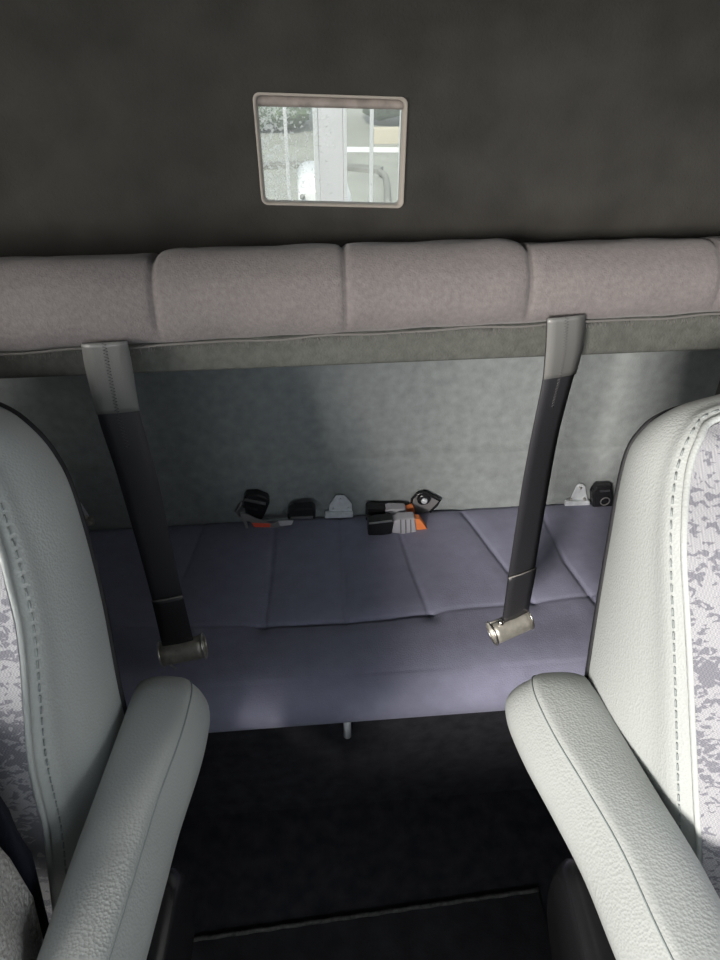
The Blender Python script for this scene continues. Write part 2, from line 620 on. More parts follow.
# outward normals of the profile
ty = np.gradient(PYb); tz = np.gradient(PZb)
ln = np.hypot(ty, tz)
ny, nz = -tz / ln, ty / ln
arc = np.concatenate([[0], np.cumsum(np.hypot(np.diff(PYb), np.diff(PZb)))])
BW = 0.90
nx = 520
xs = np.linspace(-BW, BW, nx)
def bunk_seam(pxs):      # pixel seam points -> (x, arc)
    out = []
    for px, py in pxs:
        d = wdir(px, py)
        best = None
        for j in range(60):
            k = PYb[j] / d.y
            e = abs(H + d.z * k - PZb[j])
            if best is None or e < best[0]:
                best = (e, d.x * k, arc[j])
        out.append(best[1:])
    return out
s1 = bunk_seam([(163, 252), (154, 262), (151, 285), (154, 315), (163, 341)])
s2 = bunk_seam([(341, 249), (343, 268), (345, 300), (346, 331)])
s3 = bunk_seam([(512, 238), (522, 250), (526, 270), (526, 300), (523, 321)])
s4 = bunk_seam([(708, 231), (719, 245), (721, 268), (716, 292), (706, 313)])
print('SEAMS', s1[2], s2[2], s3[2], s4[2])
s0 = [(-2 * s2[2][0] * 0 + (s1[2][0] - (s4[2][0] - s3[2][0])) + (s1[2][0] - p[0]) * 0, p[1]) for p in s1]
A, _ = np.meshgrid(arc, xs); Xb = np.repeat(xs[:, None], len(arc), 1)
off = np.zeros_like(A)
def side_of(seam):       # signed x distance to the seam at each arc
    sx = np.interp(arc, [p[1] for p in seam], [p[0] for p in seam])
    return Xb - sx[None, :]
d1, d2, d3, d4 = side_of(s1), side_of(s2), side_of(s3), side_of(s4)
amp = np.clip((0.30 - A) / 0.1, 0, 1) * np.clip((A - 0.006) / 0.035, 0, 1)
inside = np.clip(d1 / 0.012, 0, 1) * np.clip(-d3 / 0.012, 0, 1)
off += 0.0055 * np.sqrt(np.clip(d1 / 0.03, 0, 1)) * np.sqrt(np.clip(-d3 / 0.03, 0, 1)) * amp
for dd in (d1, d2, d3, d4):
    off -= (0.0050 * np.exp(-(dd / 0.0035) ** 2) + 0.0012 * np.exp(-(dd / 0.012) ** 2)) * amp
off += 0.0006 * np.sin(Xb * 31 + A * 40) + 0.0006 * np.sin(Xb * 67 - A * 70)
bm = bmesh.new()
low = np.clip((1.215 - PZb) / 0.06, 0, 1) * (PYb < 0.9)
rows = [[(xs[i], PYb[j] + ny[j] * off[i, j], PZb[j] + nz[j] * off[i, j] + low[j] * (0.018 * xs[i] - 0.012)) for j in range(len(arc))] for i in range(nx)]
g = loft(bm, rows)
for r in (g[0], list(reversed(g[-1]))):
    bm.faces.new(r)
link('bolster_cushion', bm, M['mauve'], bunk)
bm = bmesh.new()
secs = [[(x, 0.896, 1.081), (x, YW - 0.034, 0.99), (x, YW - 0.034, 1.015), (x, 0.93, 1.143 + 0.014 * x), (x, 0.896, 1.143 + 0.014 * x)] for x in (-BW, BW)]
loft(bm, secs, closed=True, caps=True)
link('bunk_board', bm, M['board_felt'], bunk, bevel=0.006)
# frayed lower hem of the cushion cover: a cord with loose threads
bm = bmesh.new()
tube(bm, [(x, 0.868 + 0.0012 * math.sin(x * 60), 1.139 + 0.018 * x + 0.0012 * math.sin(x * 37)) for x in np.linspace(-BW, BW, 160)], 0.0020, 6)
for k in range(520):
    x = random.uniform(-BW, BW)
    l = random.uniform(0.003, 0.008) * (2.0 if random.random() < 0.03 else 1)
    tube(bm, [(x, 0.867, 1.138 + 0.018 * x), (x + random.uniform(-.003, .003), 0.864 + random.uniform(-.003, .003), 1.138 + 0.018 * x - l)], 0.00045, 4)
link('frayed_hem', bm, M['fringe'], bunk)

# ------------------------------------------------------------------ hanging straps
def strap(Lp, Rp, yl, yr, hem_t, top_t, label, hookside):
    n = 60
    def interp(P, t):
        ys = [p[1] for p in P]
        y = ys[0] + (ys[-1] - ys[0]) * t
        return np.interp(y, ys, [p[0] for p in P]), y
    Ls, Rs = [], []
    for k in range(n + 1):
        t = k / n
        a = at_y(*interp(Lp, t), yl(t)); b = at_y(*interp(Rp, t), yr(t))
        Ls.append(a); Rs.append(b)
    Ls = [p.copy() for p in Ls]; Rs = [p.copy() for p in Rs]
    for _ in range(3):
        for A_ in (Ls, Rs):
            B_ = [p.copy() for p in A_]
            for i in range(1, n):
                A_[i] = (B_[i - 1] + B_[i] * 2 + B_[i + 1]) / 4
    root = thing('hanging_strap', (Ls[0] + Rs[0]) / 2, label, 'strap', None)
    def ribbon(name, i0, i1, m, th, lift, wide=0.0, ridge=0.0):
        bm = bmesh.new()
        rows = []
        for i in range(i0, i1 + 1):
            a, b = Ls[i], Rs[i]
            dx = (b - a)
            dn = (Ls[min(i + 1, n)] - Ls[max(i - 1, 0)]).normalized()
            nrm = dx.cross(dn).normalized()
            if nrm.y > 0:
                nrm = -nrm
            a2, b2 = a - dx * wide, b + dx * wide
            front = [a2.lerp(b2, q) + nrm * (lift + th / 2 + ridge * (1 - abs(2 * q - 1))) for q in (0, .25, .5, .75, 1)]
            back = [a2.lerp(b2, q) + nrm * (lift - th / 2 + ridge * (1 - abs(2 * q - 1))) for q in (1, .75, .5, .25, 0)]
            rows.append(front + back)
        loft(bm, rows, closed=True, caps=True)
        return link(name, bm, m, root)
    ribbon('webbing', 0, n, M['web'], 0.0020, 0, 0, 0.0015)
    ih = int(n * hem_t); it = int(n * top_t)
    ribbon('upper_layer', 0, it, M['web_grey'], 0.0016, 0.0022, 0.01, 0.0015)
    ribbon('lower_loop', ih, n, M['web'], 0.0022, 0.0026, 0.012, 0.0015)
    bm = bmesh.new()
    ua = Ls[ih].lerp(Rs[ih], -0.02) + Vector((0, -0.004, 0)); ub = Rs[ih].lerp(Ls[ih], -0.02) + Vector((0, -0.004, 0))
    tube(bm, [ua, ua.lerp(ub, .5) + Vector((0, -0.0015, 0)), ub], 0.0013, 6)
    link('hem', bm, M['web_hem'], root)
    # zigzag stitching down the middle of the doubled part
    bm = bmesh.new()
    pts = []
    m_ = 64
    for k in range(m_):
        f = it * 1.5 * k / (m_ - 1); i = int(f); fr = f - i
        a = Ls[i].lerp(Ls[i + 1], fr); b = Rs[i].lerp(Rs[i + 1], fr)
        q = 0.5 + (0.05 if k % 2 else -0.05)
        pts.append(a.lerp(b, q) + Vector((0, -0.0052 if f < it else -0.0036, 0)))
    tube(bm, pts, 0.0006, 4)
    link('zigzag_stitching', bm, M['web_thread'], root)
    # rolled steel end hook
    a, b = Ls[n], Rs[n]
    ax = (b - a).normalized()
    dn = (Ls[n] - Ls[n - 2]).normalized()
    dn = (dn - ax * dn.dot(ax)).normalized()
    nrm = ax.cross(dn).normalized()
    if nrm.y > 0:
        nrm = -nrm
    w = (b - a).length
    mid = (a + b) / 2 + dn * 0.021 + ax * (0.003 if hookside > 0 else -0.010)
    half = w / 2 + 0.010
    hook = None
    bm = bmesh.new()
    rows = []
    for e in np.linspace(-1, 1, 9):
        r = []
        for k in range(25):
            q = math.radians(165 + 300 * k / 24)
            rr = 0.0215
            r.append(mid + ax * (e * half) + dn * (rr * 1.05 * -math.sin(q)) + nrm * (rr * 0.95 * math.cos(q)))
        for k in range(24, -1, -1):
            q = math.radians(165 + 300 * k / 24)
            rr = 0.0195
            r.append(mid + ax * (e * half) + dn * (rr * 1.05 * -math.sin(q)) + nrm * (rr * 0.95 * math.cos(q)))
        rows.append(r)
    loft(bm, rows, closed=True, caps=True)
    hook = link('steel_hook', bm, M['dull_steel'], root)
    bm = bmesh.new()
    for e in (-1, 1):
        c = mid + ax * (e * (half + 0.001))
        ring = [c + dn * (0.0235 * math.sin(q)) + nrm * (0.0215 * math.cos(q)) for q in np.linspace(0, 2 * math.pi, 24)]
        tube(bm, ring, 0.0016, 6, cap=False)
    # spring wire along the lower edge and its bent tail
    e0 = mid - ax * (half * 1.0) + dn * 0.0235
    tube(bm, [e0, mid + ax * half * 0.5 + dn * 0.0240, mid + ax * half + dn * 0.0235], 0.0013, 6)
    if hookside > 0:
        tube(bm, [e0 - dn * 0.004, e0 + dn * 0.010 + ax * 0.006, e0 + dn * 0.020 + ax * 0.013], 0.0015, 6)
    else:
        tube(bm, [mid + dn * 0.023 - ax * 0.014, mid + dn * 0.030 - ax * 0.004, mid + dn * 0.030 + ax * 0.006, mid + dn * 0.023 + ax * 0.012], 0.002, 6)
        c = a + ax * -0.004 - dn * 0.006
        ov = bmesh.ops.create_uvsphere(bm, u_segments=12, v_segments=8, radius=0.006)['verts']
        bmesh.ops.translate(bm, verts=ov, vec=c + nrm * 0.004)
    link('wire_clip', bm, M['steel'], hook)
    return root


strap([(82, 343), (84, 360), (99, 421), (116, 471), (139, 550), (153, 602), (163, 645)],
      [(127, 340), (131, 360), (139, 411), (159, 482), (172.5, 550), (184, 601), (193, 639)],
      lambda t: 0.852 - 0.004 * t, lambda t: 0.856 - 0.004 * t, 0.86, 0.235,
      'black webbing strap with steel hook hanging beside the left seat', 1)
strap([(547, 318), (546, 345), (543, 381), (530.6, 441), (523, 482), (514, 540), (508, 580), (502, 622)],
      [(584, 314), (581, 350), (572, 381), (560, 425), (553, 460), (541, 530), (533, 578), (527, 611)],
      lambda t: 0.846 - 0.012 * math.sin(math.pi * t), lambda t: 0.858 + 0.012 * math.sin(math.pi * t), 0.865, 0.20,
      'black webbing strap with steel hook hanging beside the right seat', -1)

# ------------------------------------------------------------------ buckles and brackets at the back of the bench
def on_wall(pts, y):
    return [at_y(a, b, y) for a, b in pts]


NY = Vector((0, -1, 0))


def slab(name, pxs, y, th, m, parent, bevel=0.002, tilt=0.0):
    """plate or block of its own outline standing at distance y, th thick towards the front; tilt leans it along z"""
    bm = bmesh.new()
    P = on_wall(pxs, y - th)
    extrude_outline(bm, P, -NY, th)
    return link(name, bm, m, parent, smooth=False, bevel=bevel)


def wedge_block(name, pxs, th, m, parent, bevel=0.003, z=0.468):
    """block lying on the bench: outline on a level plane, th thick upwards"""
    bm = bmesh.new()
    P = [at_z(a, b, z) for a, b in pxs]
    extrude_outline(bm, P, Vector((0, 0, 1)), th)
    return link(name, bm, m, parent, smooth=False, bevel=bevel)


def bolt(name, px, py, y, r, m, parent, d=0.005):
    p = at_y(px, py, y)
    bm = bmesh.new()
    tube(bm, [p + Vector((0, 0.001, 0)), p + NY * d * 0.6, p + NY * d], [r, r, r * 0.6], 14)
    return link(name, bm, m, parent)


WY = YW - 0.036
# centre hinge plate
t = thing('hinge_plate', at_y(340, 519, WY), 'pale zinc hinge plate with three bolts between the two buckle pairs', 'bracket')
slab('plate', [(329, 514), (329, 505), (336, 495.5), (345, 495.5), (352, 504), (352, 514)], WY, 0.003, M['zinc'], t)
slab('hinge_bar', [(325, 519), (325, 513.5), (353, 513), (353, 518)], WY, 0.012, M['zinc'], t, 0.003)
for px, py in ((340, 499), (333, 508.5), (348, 508)):
    bolt('bolt', px, py, WY - 0.003, 0.0035, M['zinc'], t)
# right hinge plate
t = thing('hinge_plate', at_y(577, 509, WY), 'triangular zinc hinge plate with three bolts beside the right seat', 'bracket')
slab('plate', [(569, 502), (576.5, 486), (579, 484), (583, 484), (585.5, 487), (588, 502)], WY, 0.003, M['zinc'], t)
slab('hinge_bar', [(565, 509), (566, 502), (590, 501.5), (590.5, 508.5)], WY, 0.012, M['zinc'], t, 0.003)
for px, py in ((580, 487.5), (570.5, 499), (584, 498.5)):
    bolt('bolt', px, py, WY - 0.003, 0.004, M['steel'], t)
# left hinge plate
t = thing('hinge_plate', at_y(82, 527, WY), 'small zinc hinge plate half hidden by the left seat back', 'bracket')
slab('plate', [(74, 520), (74, 498), (78, 499), (87, 513), (91, 520)], WY, 0.003, M['zinc'], t)
slab('hinge_bar', [(66, 529), (66, 520), (93, 518.5), (94, 526)], WY, 0.012, M['dull_steel'], t, 0.003)
for px, py in ((86, 516.5), (90.5, 522.5)):
    bolt('bolt', px, py, WY - 0.011, 0.0045, M['steel'], t)

# black buckle at right edge
t = thing('belt_buckle', at_y(600, 510, WY), 'black belt buckle beside the right zinc hinge plate', 'buckle')
slab('housing', [(593, 510), (592, 494), (597, 487), (612, 486), (614, 509)], WY, 0.022, M['black_plastic'], t, 0.005)
bm = bmesh.new()
p = at_y(605, 501, WY - 0.023)
tube(bm, [p + Vector((0.011 * math.cos(q), -0.001, 0.011 * math.sin(q))) for q in np.linspace(0, 2 * math.pi, 20)], 0.0018, 6, cap=False)
link('ring', bm, M['grey_web'], t)
slab('slot_plate', [(600, 492.5), (600, 490.5), (610, 490), (610, 491.5)], WY - 0.022, 0.002, M['steel'], t, 0)

# left group: upright buckle, and a buckle on a looped grey tether
t = thing('belt_buckle', at_y(254, 516, WY), 'black buckle with steel slot leaning upright at far left of the bench back', 'buckle')
slab('housing', [(243, 500), (246, 495.5), (257, 495), (268, 499), (270, 503), (266, 513), (262, 521), (246, 516)], WY, 0.026, M['black_plastic'], t, 0.005)
slab('slot_plate', [(244, 501), (245, 499), (266, 503.2), (265.5, 505.2)], WY - 0.026, 0.002, M['steel'], t, 0)
slab('release_button', [(243, 508), (243, 505.5), (258, 508.5), (257.5, 511)], WY - 0.0255, 0.002, M['black_shell'], t, 0.0005)
bm = bmesh.new()
tube(bm, on_wall([(243, 502), (239, 506), (236, 511), (240, 516)], WY - 0.012), 0.004, 8)
link('tether_loop', bm, M['grey_web'], t)

t = thing('belt_buckle', at_z(280, 521, 0.468), 'black buckle on a grey tether with red label, left end of the bench back', 'buckle')
slab('tether', [(240, 514), (246, 514), (257, 519.5), (272, 524), (283, 521.5), (293, 521.0), (293, 524.5), (278, 527.5), (262, 527.5), (252, 523.5), (246, 519.5), (249, 528.5), (245.5, 528.5)], WY - 0.055, 0.004, M['grey_web'], t, 0.001)
slab('red_label', [(252, 523.2), (270.5, 524.0), (270.5, 527.2), (254, 527.2)], WY - 0.0595, 0.0015, M['red'], t, 0)
slab('grey_sleeve', [(278, 521.5), (294, 520.5), (291, 525.5), (280, 526)], WY - 0.059, 0.004, M['sleeve'], t, 0.001)
b_ = slab('housing', [(287, 519.5), (289, 513.5), (295, 510), (312, 509), (316, 511.5), (315.5, 519.5)], WY - 0.020, 0.030, M['black_plastic'], t, 0.004)
slab('slot_plate', [(290, 519.2), (291, 517.6), (313, 516.6), (313, 518.6)], WY - 0.050, 0.002, M['steel'], b_, 0)

# right group
t = thing('belt_buckle', at_z(395, 520, 0.468), 'upper black buckle bolted to the wall by a round black anchor', 'buckle')
slab('tether', [(401, 509), (409, 507), (411, 499.5), (417, 493.5), (436, 497), (439.5, 501.5), (430, 511), (418, 516), (402, 517)], WY, 0.005, M['grey_web'], t, 0.0015)
bm = bmesh.new()
tube(bm, on_wall([(411, 505), (412, 499), (417, 494), (424, 492.5), (433, 497), (440, 500.5), (437, 505), (430, 512)], WY - 0.006), 0.003, 8)
link('tether_edge', bm, M['black_plastic'], t)
c = at_y(423.5, 497.5, WY - 0.004)
bm = bmesh.new()
tube(bm, [c, c + NY * 0.008, c + NY * 0.011], [0.016, 0.016, 0.012], 24)
an = link('anchor_disc', bm, M['black_plastic'], t)
bm = bmesh.new()
tube(bm, [c + NY * 0.010, c + NY * 0.015, c + NY * 0.017], [0.0075, 0.0075, 0.005], 16)
link('anchor_bolt', bm, M['zinc'], an)
b_ = slab('housing', [(366, 521), (366.5, 510), (368, 508.5), (389, 509.5), (390, 519)], WY - 0.006, 0.026, M['black_plastic'], t, 0.004)
slab('slot_plate', [(365.8, 517.4), (366, 515.2), (375, 516.4)], WY - 0.032, 0.002, M['steel'], b_, 0)
slab('grey_sleeve', [(385, 511), (391, 509.5), (406, 510), (408, 515.5), (398, 516.5), (386, 515)], WY - 0.010, 0.027, M['sleeve'], t, 0.003)
slab('orange_label', [(404, 509.5), (413, 507), (415, 512), (415, 516.5), (406, 516)], WY - 0.009, 0.014, M['orange'], t, 0.001)

t = thing('belt_buckle', at_z(398, 532, 0.468), 'lower black buckle lying on the bench, its grey sleeve ending in orange', 'buckle')
wz = 0.468
b_ = slab('housing', [(368, 536), (368.5, 523.5), (392.5, 520.5), (394, 524), (392, 534.5), (382, 536)], WY - 0.050, 0.030, M['black_plastic'], t, 0.004)
slab('slot_plate', [(369, 524.4), (369, 523.2), (392, 520.4), (392.5, 521.8)], WY - 0.080, 0.002, M['steel'], b_, 0)
slab('grey_sleeve', [(389, 531), (390, 525.5), (399, 519.5), (415, 518.5), (417, 534), (405, 535), (393, 533.5)], WY - 0.048, 0.028, M['sleeve'], t, 0.004)
for k in range(3):
    x = 400 + 5 * k
    slab('sleeve_rib', [(x, 520), (x + 1.3, 520), (x + 1.6, 533.5), (x + .3, 533.5)], WY - 0.076, 0.0018, M['grey_web'], t, 0.0005)
slab('orange_label', [(415, 519), (420, 519.3), (429.5, 532.5), (424, 532.5), (416, 534)], WY - 0.052, 0.018, M['orange'], t, 0.001)


# ------------------------------------------------------------------ front seats
def seat(sign, R, Fr, xc, arm, label, seat_loc):
    """R, Fr: rear edge and front seam from the bottom up to the top centre (level frame, z from the lens)"""
    root = thing('front_seat', s2w((seat_loc[0], seat_loc[1], 0)), label, 'seat')
    W = lambda p: s2w(p) + Vector((0, 0, H))
    n = 110
    Rc = resample(catmull(R, 14), n)
    Fc = resample(catmull(Fr, 14), n)
    mir = lambda p: Vector((2 * xc - p.x, p.y, p.z))
    Rf = Rc + [mir(p) for p in reversed(Rc[:-1])]
    Ff = Fc + [mir(p) for p in reversed(Fc[:-1])]
    N = len(Rf)
    cen = Vector((xc, 0.62, -0.75))
    band = []
    K = 22
    for i in range(N):
        r, f = Rf[i], Ff[i]
        tan = (Rf[min(i + 1, N - 1)] - Rf[max(i - 1, 0)])
        wv = f - r
        out = tan.cross(wv).normalized()
        if out.dot((r + f) / 2 - cen) < 0:
            out = -out
        row = []
        for k in range(K + 1):
            q = k / K
            bul = 0.012 * math.sin(math.pi * q ** 0.9) + 0.004 * math.exp(-((q - 0.86) / 0.10) ** 2)
            if q > 0.9:
                bul -= 0.004 * (q - 0.9) / 0.1
            row.append(r + wv * q + out * bul)
        band.append(row)
    bm = bmesh.new()
    loft(bm, [[W(p) for p in r] for r in band])
    back = link('backrest', bm, M['vinyl'], root)
    # piping on the seam
    bm = bmesh.new()
    tube(bm, [W(p) for p in Ff], 0.0042, 8)
    link('piping', bm, M['vinyl'], back)
    # stitches
    bm = bmesh.new()
    for off in (0.905,):
        line = []
        for i in range(N):
            q = off * K; k = int(q)
            p = band[i][k].lerp(band[i][k + 1], q - k)
            o = (band[i][k] - cen)
            line.append(p)
        dense = resample(line, 260)
        for k in range(0, 258, 2):
            a, b = dense[k], dense[k + 1]
            sh = Vector((-0.0010 * sign, -0.0008, 0.0004))
            tube(bm, [W(a + sh), W(b.lerp(a, -0.3) + sh)], 0.0010, 4)
    link('stitching', bm, M['thread'], back)
    # cloth front
    bm = bmesh.new()
    rows = []
    for i in range(n):
        a, b = Ff[i], mir(Ff[i])
        row = []
        for k in range(25):
            q = k / 24
            bul = math.sin(math.pi * q)
            row.append(W(a.lerp(b, q) + Vector((0, -0.006 + 0.035 * bul ** 0.7 * 0 - 0.012 * math.sin(math.pi * q) , 0.010 * bul * (i / n) ** 6))))
        rows.append(row)
    loft(bm, rows)
    link('cloth_panel', bm, M['pattern'], root)
    # black plastic rear shell with a lip round the vinyl
    bm = bmesh.new()
    rows = []
    for i in range(N):
        r, f = Rf[i], Ff[i]
        d = (r - f).normalized()
        tan = (Rf[min(i + 1, N - 1)] - Rf[max(i - 1, 0)])
        out = tan.cross(d).normalized()
        if out.dot(r - cen) < 0:
            out = -out
        c = Vector((xc, r.y + 0.05, min(r.z, -0.45)))
        rows.append([r - d * 0.004 - out * 0.002, r - d * 0.003 + out * 0.0035, r + d * 0.002 + out * 0.0035, r + d * 0.008 - out * 0.002,
                     r + d * 0.020 - out * 0.020, r.lerp(c, 0.35) + d * 0.045, c])
    loft(bm, [[W(p) for p in r] for r in rows])
    link('rear_shell', bm, M['black_shell'], root)
    # seat cushion, valance and pedestal
    xi = min(abs(R[0][0]), abs(Fr[0][0])) * sign
    bm = bmesh.new()
    x0, x1 = sorted((sign * (abs(xc) - 0.24), sign * (abs(xc) + 0.24)))
    secs = []
    for y, z in ((0.58, 0), (0.50, 0.008), (0.3, 0.006), (0.12, 0.012), (0.02, 0.0), (-0.01, -0.04)):
        sec = []
        for a, zz in round_rect(x0, x1, -1.02, -0.90 + z, 0.045):
            sec.append(W(Vector((a, y, zz))))
        secs.append(sec)
    loft(bm, secs, closed=True, caps=True)
    link('seat_cushion', bm, M['vinyl'], root)
    bm = bmesh.new()
    secs = []
    for z, g_ in ((-1.03, 0.0), (-1.10, -0.01), (-1.30, -0.05), (-1.545, -0.04)):
        secs.append([W(Vector((a, b, z))) for a, b in round_rect(x0 - g_, x1 + g_, 0.02 - g_, 0.55 + g_, 0.03)])
    loft(bm, secs, closed=True, caps=True)
    link('pedestal', bm, M['black_shell'], root)
    # recliner cover: black rounded plastic boot on the inner side
    bm = bmesh.new()
    secs = []
    for d, g_ in ((0.0, 0.0), (0.035, 0.0), (0.046, 0.006), (0.050, 0.016)):
        xx = sign * (arm['cover_x'] + 0.055 - d)
        secs.append([W(Vector((xx, y, z))) for y, z in round_rect(0.20 + g_, arm['cover_y'] - g_, -1.03 + g_, -0.875 - g_, 0.05)])
    loft(bm, secs, closed=True, caps=True)
    link('recliner_cover', bm, M['black_plastic'], root)
    # armrest
    rows, seam = [], []
    for y, xs_, xo, zt, dx, dz in arm['rows']:
        a_ = Vector((xo, y, zt)); s_ = Vector((xs_ + sign * dx, y, zt - dz))
        o = -sign
        h = arm['h'] - 1.2 * dz
        top = zt - dz
        w = abs(xo - xs_) - dx
        prof_ = [(xo + sign * 0.000, top - 0.030 * h / .09), (xo + o * 0.004, top - 0.010), (xo + o * 0.016, top - 0.001), (xo + o * w * 0.5, top + 0.003), (xs_ + sign * (dx + 0.012), top + 0.001),
                 (xs_ + sign * (dx + 0.003), top - 0.0035), (xs_ + sign * dx, top - 0.009), (xs_ + sign * dx + o * arm['b'] * .62, top - 0.30 * h), (xs_ + sign * dx + o * arm['b'], top - 0.58 * h), (xs_ + sign * dx + o * arm['b'] * .68, top - 0.84 * h),
                 (xs_ + sign * dx - o * 0.008, top - h), (xo + o * 0.012, top - h), (xo, top - h * 0.88)]
        c_ = catmull([Vector((p[0], y, p[1])) for p in prof_] + [Vector((prof_[0][0], y, prof_[0][1]))], 4)[:-1]
        rows.append([W(p) for p in c_])
        seam.append(Vector((xs_ + sign * (dx + 0.0012), y, top - 0.005)))
    # smooth along the arm
    cols = list(zip(*rows))
    dens = [catmull(list(c), 6) for c in cols]
    rows = list(zip(*dens))
    bm = bmesh.new()
    loft(bm, rows, closed=True, caps=True)
    armo = link('armrest', bm, M['vinyl'], root)
    bm = bmesh.new()
    tube(bm, [W(p) for p in catmull(seam, 6)], 0.0011, 6)
    link('seam', bm, M['thread'], armo)
    return root


armL = dict(rows=[(-0.02, -.235, -.300, -.700, 0, 0), (0.10, -.230, -.298, -.706, 0, 0), (0.258, -.2226, -.294, -.720, 0, 0), (0.36, -.219, -.294, -.729, 0, 0), (0.42, -.217, -.293, -.735, 0, 0),
                  (0.50, -.210, -.292, -.743, 0, 0), (0.555, -.210, -.292, -.750, 0.0, 0.0), (0.58, -.210, -.292, -.752, 0.003, 0.003), (0.597, -.210, -.292, -.754, 0.010, 0.009),
                  (0.607, -.210, -.292, -.755, 0.022, 0.022), (0.611, -.210, -.292, -.756, 0.036, 0.040)],
            h=0.095, b=0.015, cover_x=0.205, cover_y=0.43)
armR = dict(rows=[(-0.02, .335, .42, -.695, 0, 0), (0.10, .309, .395, -.705, 0, 0), (0.26, .277, .358, -.720, 0, 0), (0.358, .263, .343, -.728, 0, 0), (0.43, .247, .330, -.737, 0, 0),
                  (0.50, .229, .318, -.745, 0, 0), (0.555, .219, .309, -.750, 0.0, 0.0), (0.585, .216, .303, -.752, 0.003, 0.003), (0.603, .215, .302, -.754, 0.010, 0.009),
                  (0.614, .215, .302, -.755, 0.022, 0.022), (0.618, .215, .302, -.756, 0.038, 0.040)],
            h=0.095, b=0.027, cover_x=0.235, cover_y=0.44)

RL = [(-.295, .53, -.97), (-.297, .55, -.86), (-.300, .566, -.747), (-.31, .612, -.618), (-.325, .648, -.503), (-.345, .672, -.463), (-.37, .685, -.432), (-.405, .700, -.4157),
      (-.48, .705, -.388), (-.60, .705, -.372)]
FL = [(-.35, .355, -.93), (-.345, .375, -.85), (-.34, .40, -.767), (-.335, .418, -.664), (-.33, .469, -.542), (-.34, .50, -.493), (-.35, .522, -.472), (-.38, .57, -.43),
      (-.45, .615, -.398), (-.60, .64, -.382)]
RR = [(.30, .56, -.97), (.30, .59, -.85), (.30, .622, -.72), (.305, .66, -.60), (.31, .69, -.487), (.325, .70, -.448), (.348, .703, -.428), (.385, .703, -.414),
      (.46, .70, -.392), (.57, .70, -.380)]
FRr = [(.365, .34, -.88), (.36, .373, -.778), (.35, .403, -.713), (.325, .47, -.557), (.315, .52, -.472), (.325, .573, -.426), (.34, .603, -.398), (.365, .627, -.388),
       (.45, .635, -.370), (.57, .635, -.360)]
seatL = seat(-1, RL, FL, -0.60, armL, 'left grey vinyl front seat with armrest, blanket heaped on its cushion', (-.60, .35))
seatR = seat(1, RR, FRr, 0.57, armR, 'right grey vinyl front seat with armrest and bare patterned cloth', (.57, .35))

# ------------------------------------------------------------------ cloths on the left seat
def heap(name, ys, edge, top, m, label, cat, seed, x_out=-0.62, base=-0.885, behind=(9, 0.062)):
    rr = np.random.default_rng(seed)
    rows = []
    for i, y in enumerate(ys):
        q = i / (len(ys) - 1)
        xr = np.interp(y, edge[0][::-1], edge[1][::-1]) if edge[0][0] > edge[0][-1] else np.interp(y, edge[0], edge[1])
        zt = np.interp(y, top[0], top[1])
        row = []
        env = math.sin(math.pi * min(1, max(0, q * 0.96 + 0.02))) ** 0.25
        for k in range(40):
            u = k / 39
            x = x_out + (xr - x_out) * u
            prof_ = (1 - u ** 12) ** 0.6
            z = base + (zt - base) * prof_ * env
            z += env * 0.010 * math.sin(24 * u + 5 * y * 10 + seed) * (0.4 + u) + env * 0.006 * math.sin(60 * u - 55 * y)
            z = max(z, base)
            lim = 0.418 + 0.36 * (z + 0.664)
            y_ = min(max(y, lim - behind[0]), lim - behind[1])
            row.append(s2w((x + 0.004 * math.sin(y * 70 + u * 9), y_, z)) + Vector((0, 0, H)))
        rows.append(row)
    bm = bmesh.new()
    g = loft(bm, rows)
    o = link(name, bm, m, origin=s2w((-0.45, 0.3, base)) + Vector((0, 0, H)))
    so = o.modifiers.new('thickness', 'SOLIDIFY')
    so.thickness = 0.004
    return tag(o, label, cat)


heap('knitted_blanket', np.linspace(0.378, 0.02, 44), ([0.0, 0.20, 0.25, 0.28, 0.33, 0.36], [-.31, -.305, -.300, -.305, -.315, -.34]),
     ([0, 0.2, 0.3, 0.36], [-.50, -.515, -.51, -.51]), M['knit'], 'grey knitted blanket heaped on the left front seat', 'blanket', 2)
heap('folded_cloth', np.linspace(0.455, 0.31, 30), ([0.30, 0.36, 0.40, 0.44], [-.322, -.326, -.335, -.37]),
     ([0.30, 0.38, 0.44], [-.60, -.575, -.57]), M['navy'], 'dark navy cloth tucked behind the grey knitted blanket', 'cloth', 5, behind=(0.052, 0.030))

# ------------------------------------------------------------------ floor mat
mz = 0.0
e0, e1 = at_z(192, 940, 0.010), at_z(420, 907, 0.010)
ed = (e1 - e0).normalized()
ea, eb = e0 - ed * ((e0.x + 0.42) / ed.x), e1 + ed * ((0.42 - e1.x) / ed.x)
matt = thing('floor_mat', (0, 0.35, 0.0), 'black floor mat with a worn raised edge between the seats', 'mat')
bm = bmesh.new()
extrude_outline(bm, [(-0.42, -0.5, 0), (0.42, -0.5, 0), (eb.x, eb.y, 0), (ea.x, ea.y, 0)], Vector((0, 0, 1)), 0.010)
link('mat_sheet', bm, M['mat_rubber'], matt, bevel=0.003)
bm = bmesh.new()
tube(bm, [ea.lerp(eb, k / 60) + Vector((0, 0.0008 * math.sin(k * 1.7), 0.0004 * math.sin(k * 2.3))) for k in range(61)], 0.0045, 8)
link('worn_edge', bm, M['worn_edge'], matt)

